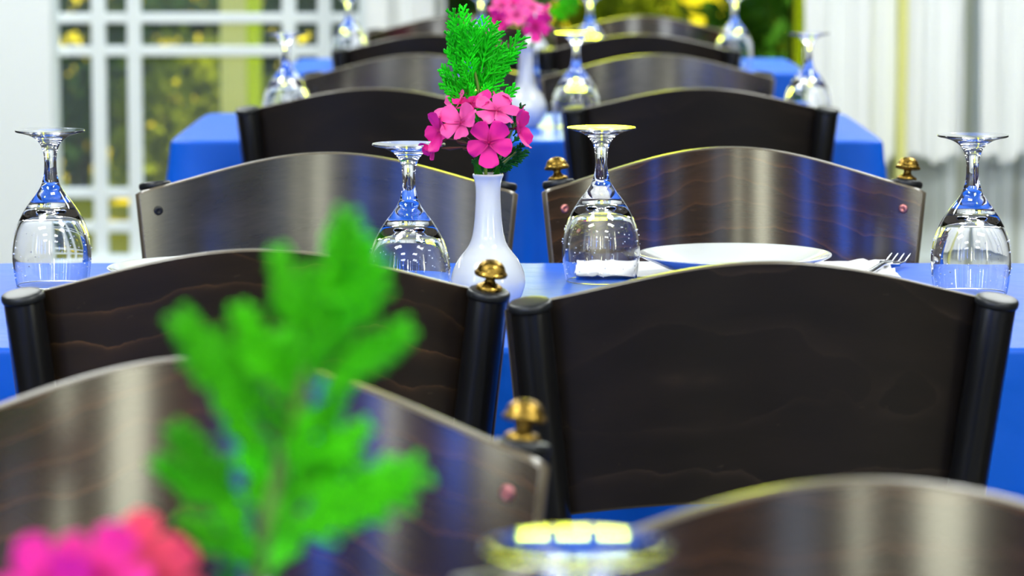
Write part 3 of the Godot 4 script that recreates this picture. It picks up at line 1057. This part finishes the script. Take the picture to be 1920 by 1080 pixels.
func furniture() -> void:
	table(-0.62, 0.62, 0.95, 1.72, "dining table nearest the camera, under the blurred bouquet", "blue tablecloth on the nearest table, below the blurred bouquet", 1)
	table(-0.61, 0.61, 3.11, 3.83, "dining table in sharp focus with the white vase and four goblets", "blue tablecloth on the table in sharp focus, under the sharp white vase", 2)
	table(-0.58, 0.63, 5.66, 6.35, "dining table behind the table in focus, under the second pink bouquet", "blue tablecloth with visible front corners, on the second table back", 3)
	table(-0.53, 0.68, 7.68, 8.34, "farthest dining table, nearest the garden opening", "blue tablecloth on the farthest table, beside the garden opening", 4)
	# [name of look, x pixel of the middle of the back, distance of the top of the back, faces camera, yaw, finials, texture, uv, rough, screws, label]
	var list := [
		[385, 2.25, true, -4.0, true, "warm_tex", Vector2(0.06, 0.02), "copper", "glossy brown chair facing the camera behind the nearest bouquet, brass finial and pink screw", 0.06, 1.0],
		[1640, 1.8, true, -2.0, false, "warm_tex", Vector2(0.3, 0.08), "copper", "nearest chair, only its blurred brown curved back top in view beside the upturned blurred glass", 0.056, 1.0],
		[470, 2.99, false, 3.0, true, "mid_tex", Vector2(0.03, 0.05), "iron", "dark chair with streaked grain seen from behind, brass mushroom finial on its black post", 0.05, 1.003],
		[1437, 2.95, false, 4.0, false, "dark_tex", Vector2(0.05, 0.03), "iron", "very dark chair seen from behind in front of the white plate, two bare black posts", 0.046, 1.0],
		[616, 4.09, true, 0.0, false, "grey_tex", Vector2(0.0, 0.0), "iron", "grey brown glossy chair facing the camera behind the white vase, with black screws", 0.043, 1.01],
		[1372, 4.07, true, 0.0, true, "warm_tex", Vector2(0.05, 0.02), "copper", "glossy brown chair with wavy orange grain and two brass finials, behind the white plate", 0.047, 1.015],
		[700, 5.52, false, 0.0, false, "dark_tex", Vector2(0.2, 0.1), "iron", "dark chair seen from behind at the left half of the second table", 0.043, 1.0],
		[1316, 5.52, false, 0.0, false, "dark_tex", Vector2(0.4, 0.0), "iron", "dark chair seen from behind at the right half of the second table", 0.043, 1.0],
		[788, 6.62, true, 0.0, false, "grey_tex", Vector2(0.1, 0.1), "iron", "grey shiny chair beyond the second table, left of the pink flowers", 0.043, 1.0],
		[1230, 6.62, true, 0.0, false, "grey_tex", Vector2(0.3, 0.0), "iron", "grey shiny chair beyond the second table, right of the white vases", 0.043, 1.0],
		[812, 7.5, false, 0.0, false, "dark_tex", Vector2(0.1, 0.2), "iron", "dark blurred chair before the farthest table, left of the pink flowers", 0.043, 1.0],
		[1200, 7.5, false, 0.0, false, "dark_tex", Vector2(0.3, 0.2), "iron", "dark blurred chair before the farthest table, right of the pink flowers", 0.043, 1.0],
		[858, 8.55, true, 0.0, false, "mid_tex", Vector2(0.2, 0.2), "iron", "farthest chair beside the smooth white curtain", 0.043, 1.0],
		[1204, 8.55, true, 0.0, false, "mid_tex", Vector2(0.1, 0.0), "iron", "farthest chair in the middle of the garden opening", 0.043, 1.0],
	]
	var kinds := {}
	for q in list:
		var key: String = str(q[4]) + q[7] + str(q[9])
		var c: Node3D
		if kinds.has(key):
			c = kinds[key].duplicate()
		else:
			arch_height = q[9]
			c = make_chair(q[4], q[7])
			kinds[key] = c
		c.name = numbered("dining_chair")
		add_child(c)
		tag(c, q[8], "chair", "dark wooden dining chairs")
		var facing: bool = q[2]
		var shift := -lean(0.847)
		c.position = Vector3(xat(q[0], q[1]), 0, -(q[1] - shift) if facing else -(q[1] + shift))
		c.rotation.y = (0.0 if facing else PI) + deg_to_rad(q[3])
		c.scale.y = q[10]
		if q[0] == 470: c.remove_child(c.get_children().filter(func(o): return o.name.begins_with("finial"))[1])
		var off: Vector2 = q[6]
		(c.get_node("back_panel") as MeshInstance3D).material_override = wood(q[5], off, (0.2 if q[5] == "grey_tex" else 0.15) if facing else 0.34)

func tableware() -> void:
	var g := make_goblet()
	var spots := [
		[1085, 1.32, "upturned glass goblet nearest the camera, blurred beside the chair edge"],
		[92, 3.6, "upturned glass goblet before the lattice window, leftmost on the table in focus"],
		[766, 3.41, "upturned glass goblet touching the pink flowers, just left of the white vase"],
		[1128, 3.64, "upturned glass goblet with yellow lit foot, left of the white plate"],
		[1826, 3.53, "upturned glass goblet before the white curtains, rightmost on the table in focus"],
		[537, 5.95, "blurred upturned goblet before the pale garden post on the second table"],
		[880, 5.95, "blurred upturned goblet hidden behind the cypress sprig on the second table"],
		[1080, 5.95, "blurred upturned goblet with yellow foot right of the second white vase"],
		[1515, 5.95, "blurred upturned goblet before the curtain beside the garden opening, on the second table"],
		[655, 7.95, "far blurred upturned goblet before the lattice window, on the farthest table"],
		[903, 7.95, "far blurred upturned goblet behind the cypress sprig, on the farthest table"],
		[1106, 7.95, "far blurred upturned goblet just behind the yellow footed goblet"],
		[1376, 7.95, "far blurred upturned goblet at the curtained end of the farthest table"],
	]
	for i in spots.size():
		var q: Array = spots[i]
		var o: Node3D = g if i == 0 else g.duplicate()
		o.name = numbered("goblet")
		add_child(o)
		tag(o, q[2], "goblet", "upturned glass goblets on the tables")
		o.position = Vector3(xat(q[0], q[1]), TOP + 0.0012, -q[1])
	var v := make_vase()
	var vm := v.mesh()
	var vl := ["white porcelain bud vase holding the blurred nearest bouquet", "white porcelain bud vase in sharp focus between two goblets", "blurred white bud vase on the second table", "blurred white bud vase on the farthest table, behind another vase"]
	var vp := [vase_at(0), vase_at(1), vase_at(2), vase_at(3)]
	for i in 4:
		var o := single("bud_vase", vm, M.porcelain, vl[i], "vase", "white bud vases")
		o.position = vp[i]
	var p := make_plate()
	p.name = numbered("dinner_plate")
	add_child(p)
	tag(p, "white round plate behind the very dark chair, right of the yellow lit goblet", "plate", "white dinner plates")
	p.position = Vector3(xat(1380, 3.67), TOP + 0.004, -3.67)
	var p2 := copy(p, "dinner_plate", "white plate mostly hidden behind the chair with streaked grain, right of the leftmost goblet")
	p2.position = Vector3(xat(385, 3.56), TOP + 0.002, -3.56)
	# napkin under the plate
	var f := FastNoiseLite.new()
	f.seed = 12
	f.frequency = 1.0
	var s := Shape.new()
	for side in [1.0, -1.0]:
		var rows := []
		for i in 13:
			var r := PackedVector3Array()
			var vv := i / 12.0 - 0.5
			for j in 61:
				var u: float = (j / 60.0 - 0.5) * side
				var far := smoothstep(0.26, 0.5, absf(u))
				var lift := 0.0022 + far * (0.002 + 0.005 * f.get_noise_2d(u * 22.0, vv * 7.0))
				var wig := 0.006 * f.get_noise_2d(u * 3.0, vv * 30.0) * far
				r.append(Vector3(u * 0.355 + wig, maxf(lift, 0.0016) - (0.0008 if side < 0 else 0.0), vv * 0.15 + 0.006 * sin(u * 40.0) * far))
			rows.append(r)
		s.grid(rows)
	var nk := single("napkin", s, M.napkin, "crumpled white napkin spread under the white plate", "napkin")
	nk.position = Vector3(xat(1378, 3.72), TOP + 0.001, -3.735)
	# fork beside the plate
	var fk := thing("fork", "steel fork lying on the blue cloth between napkin and rightmost goblet", "fork", Vector3(xat(1687, 3.79) - 0.024, TOP + 0.004, -3.725), -0.35)
	var h := Shape.new()
	h.tube([Vector3(0, 0.001, 0.1), Vector3(0, 0.003, 0.05), Vector3(0, 0.006, 0.0), Vector3(0, 0.003, -0.03)], [0.005, 0.0036, 0.0028, 0.005], 10)
	part("handle", h, M.steel, fk)
	var hd := Shape.new()
	hd.tube([Vector3(-0.0115, 0.003, -0.036), Vector3(0, 0.0018, -0.034), Vector3(0.0115, 0.003, -0.036)], [0.003, 0.0034, 0.003], 10)
	part("fork_head", hd, M.steel, fk)
	for k in 4:
		var x := -0.0108 + k * 0.0072
		var tn := Shape.new()
		tn.tube([Vector3(x, 0.003, -0.036), Vector3(x, 0.0022, -0.06), Vector3(x, 0.0085, -0.088)], [0.0014, 0.0013, 0.0007], 8)
		part("tine", tn, M.steel, fk)

func vase_at(i: int) -> Vector3:
	var d: float = [1.36, 3.36, 5.98, 7.98][i]
	return Vector3(xat([470, 915, 986, 999][i], d), TOP + 0.001, -d)

func bouquets() -> void:
	var pink := Color(0.86, 0.022, 0.31)
	var pale := Color(0.92, 0.1, 0.4)
	var red := Color(0.9, 0.06, 0.13)
	var mouth := vase_at(1) + Vector3(0, 0.139, 0)
	var d := 3.36
	var src := [
		[917, 264, 0.030, Vector3(0.05, 0.05, 1), 1.0, pink, 1.0],
		[866, 228, 0.022, Vector3(-0.5, 0.45, 0.75), 0.95, pale, 0.85],
		[932, 208, 0.008, Vector3(0.2, 0.8, 0.6), 1.0, pale, 0.95],
		[968, 240, 0.006, Vector3(0.95, 0.1, 0.35), 1.0, pink, 0.7],
		[828, 246, 0.004, Vector3(-0.8, 0.05, 0.55), 0.9, pink, 0.75],
		[884, 196, -0.008, Vector3(-0.1, 0.9, 0.5), 0.9, pink, 0.85],
		[852, 204, -0.012, Vector3(-0.55, 0.7, 0.35), 0.85, pale, 0.8],
		[815, 276, -0.006, Vector3(-0.85, -0.5, 0.2), 0.6, pink, 0.3],
		[950, 205, -0.02, Vector3(0.6, 0.8, -0.2), 0.9, pink, 0.9],
	]
	var hub := at(903, 282, d) - mouth + Vector3(0, 0, 0.004)
	var g1 := geranium("sharp pink geranium flowers in the white vase on the table in focus", mouth, hub, px_list(src, mouth, d), 0.0235)
	# copies on the tables behind
	var g2 := copy(g1, "geranium", "blurred pink geranium flowers above the vase on the second table")
	g2.position = vase_at(2) + Vector3(-0.002, 0.139, 0)
	g2.rotation.y = 0.5
	g2.scale = Vector3(1.15, 1.1, 1.15)
	var g3 := copy(g1, "geranium", "far blurred pink geranium flowers on the farthest table")
	g3.position = vase_at(3) + Vector3(0, 0.139, 0)
	g3.rotation.y = 3.6
	# nearest bouquet
	var m0 := vase_at(0) + Vector3(0, 0.139, 0)
	var d0 := 1.36
	var src0 := [
		[95, 1085, 0.02, Vector3(-0.5, 0.45, 0.7), 1.0, pink, 0.9],
		[200, 1062, 0.03, Vector3(-0.1, 0.5, 0.9), 1.0, pink, 1.0],
		[262, 1035, 0.0, Vector3(0.1, 0.8, 0.5), 0.85, red, 0.9],
		[310, 1080, 0.02, Vector3(0.3, 0.4, 0.9), 0.9, red, 0.9],
		[150, 1110, 0.04, Vector3(-0.2, 0.0, 1), 1.0, pink, 1.0],
	]
	geranium("blurred pink and red geranium flowers nearest the camera", m0, at(300, 1150, d0) - m0, px_list(src0, m0, d0), 0.023)
	# sprigs of the table in focus
	var tips := [
		[848, 22, 872, 110], [868, 14, 874, 100], [886, 40, 884, 120], [843, 62, 872, 135], [838, 92, 876, 150], [908, 36, 896, 130], [926, 44, 902, 135], [938, 60, 906, 140],
		[976, 70, 912, 150], [966, 96, 912, 165], [945, 92, 908, 150], [828, 128, 886, 175], [834, 140, 890, 190], [830, 154, 890, 205], [845, 180, 892, 225], [868, 178, 896, 230],
		[948, 130, 904, 195], [966, 164, 906, 225], [950, 190, 906, 240], [925, 190, 904, 240], [905, 90, 898, 170], [880, 80, 888, 160], [895, 130, 898, 200], [920, 120, 902, 190], [864, 118, 890, 180], [915, 160, 902, 220], [880, 160, 896, 225], [898, 60, 894, 140], [862, 50, 878, 130], [932, 110, 904, 180],
	]
	sprig("sharp bright green cypress sprig standing upright above the pink flowers", [Vector2(906, 332), Vector2(902, 240), Vector2(896, 160), Vector2(882, 100), Vector2(868, 40)], tips, 3.385, M.sprig_green, 7, 1.0, 0.022)
	sprig("small dark green cypress sprig leaning out right under the pink flowers", [Vector2(918, 330), Vector2(945, 305), Vector2(968, 285)], [[984, 268, 950, 302], [990, 285, 955, 305], [978, 300, 940, 312], [958, 312, 926, 322], [965, 280, 938, 310], [930, 292, 924, 330], [940, 300, 928, 332], [898, 292, 905, 332], [888, 300, 900, 332], [920, 296, 916, 330]], 3.375, M.sprig_dark, 5, 0.9, 0.01)
	sprig("thin dark green cypress tip beside the rightmost pink petals", [Vector2(922, 330), Vector2(945, 280), Vector2(966, 230)], [[978, 200, 962, 245], [984, 228, 962, 255], [972, 215, 958, 250], [980, 250, 960, 268]], 3.4, M.sprig_dark, 4, 0.85, 0.006)
	# nearest sprig
	var tips0 := [
		[523, 478, 560, 640], [585, 500, 585, 640], [640, 480, 620, 620], [709, 490, 630, 640], [342, 603, 470, 770], [446, 579, 520, 740], [400, 660, 490, 790], [756, 624, 610, 720], [700, 660, 600, 740],
		[300, 860, 440, 960], [340, 800, 450, 930], [776, 890, 540, 990], [720, 920, 520, 1010], [685, 799, 560, 880], [640, 740, 560, 830], [660, 860, 540, 940], [420, 740, 500, 860], [380, 900, 470, 1010], [520, 640, 550, 780],
		[600, 600, 590, 720], [560, 720, 540, 860], [480, 850, 490, 980], [590, 860, 530, 980], [430, 960, 480, 1070], [560, 1000, 500, 1080], [350, 980, 460, 1060], [480, 700, 530, 820], [655, 400, 640, 540], [620, 450, 620, 560], [690, 450, 645, 560], [540, 930, 510, 1030], [620, 560, 600, 700], [450, 800, 500, 920], [580, 780, 550, 900],
	]
	sprig("large blurred bright green sprig nearest the camera", [Vector2(475, 1125), Vector2(495, 1000), Vector2(530, 860), Vector2(575, 700), Vector2(605, 590)], tips0, d0, M.sprig_lime, 10, 1.6, 0.022)
	# greenery of the tables behind
	sprig("blurred green sprig rising from the vase on the second table", [Vector2(985, 92), Vector2(980, 20), Vector2(975, -50)], [[960, -90, 978, -20], [1000, -80, 980, -10], [940, -50, 978, 10], [1015, -40, 982, 20], [950, 0, 980, 40], [975, -110, 977, -40]], 6.0, M.sprig_green, 8, 1.3, 0.02)
	sprig("far blurred green sprig leaning right over the farthest table", [Vector2(999, 14), Vector2(1030, 0), Vector2(1060, -20)], [[1085, 5, 1035, 5], [1075, 22, 1030, 12], [1095, -15, 1045, -8], [1060, 34, 1020, 14], [1050, -40, 1030, -5]], 8.0, M.sprig_lime, 8, 1.5, 0.02)
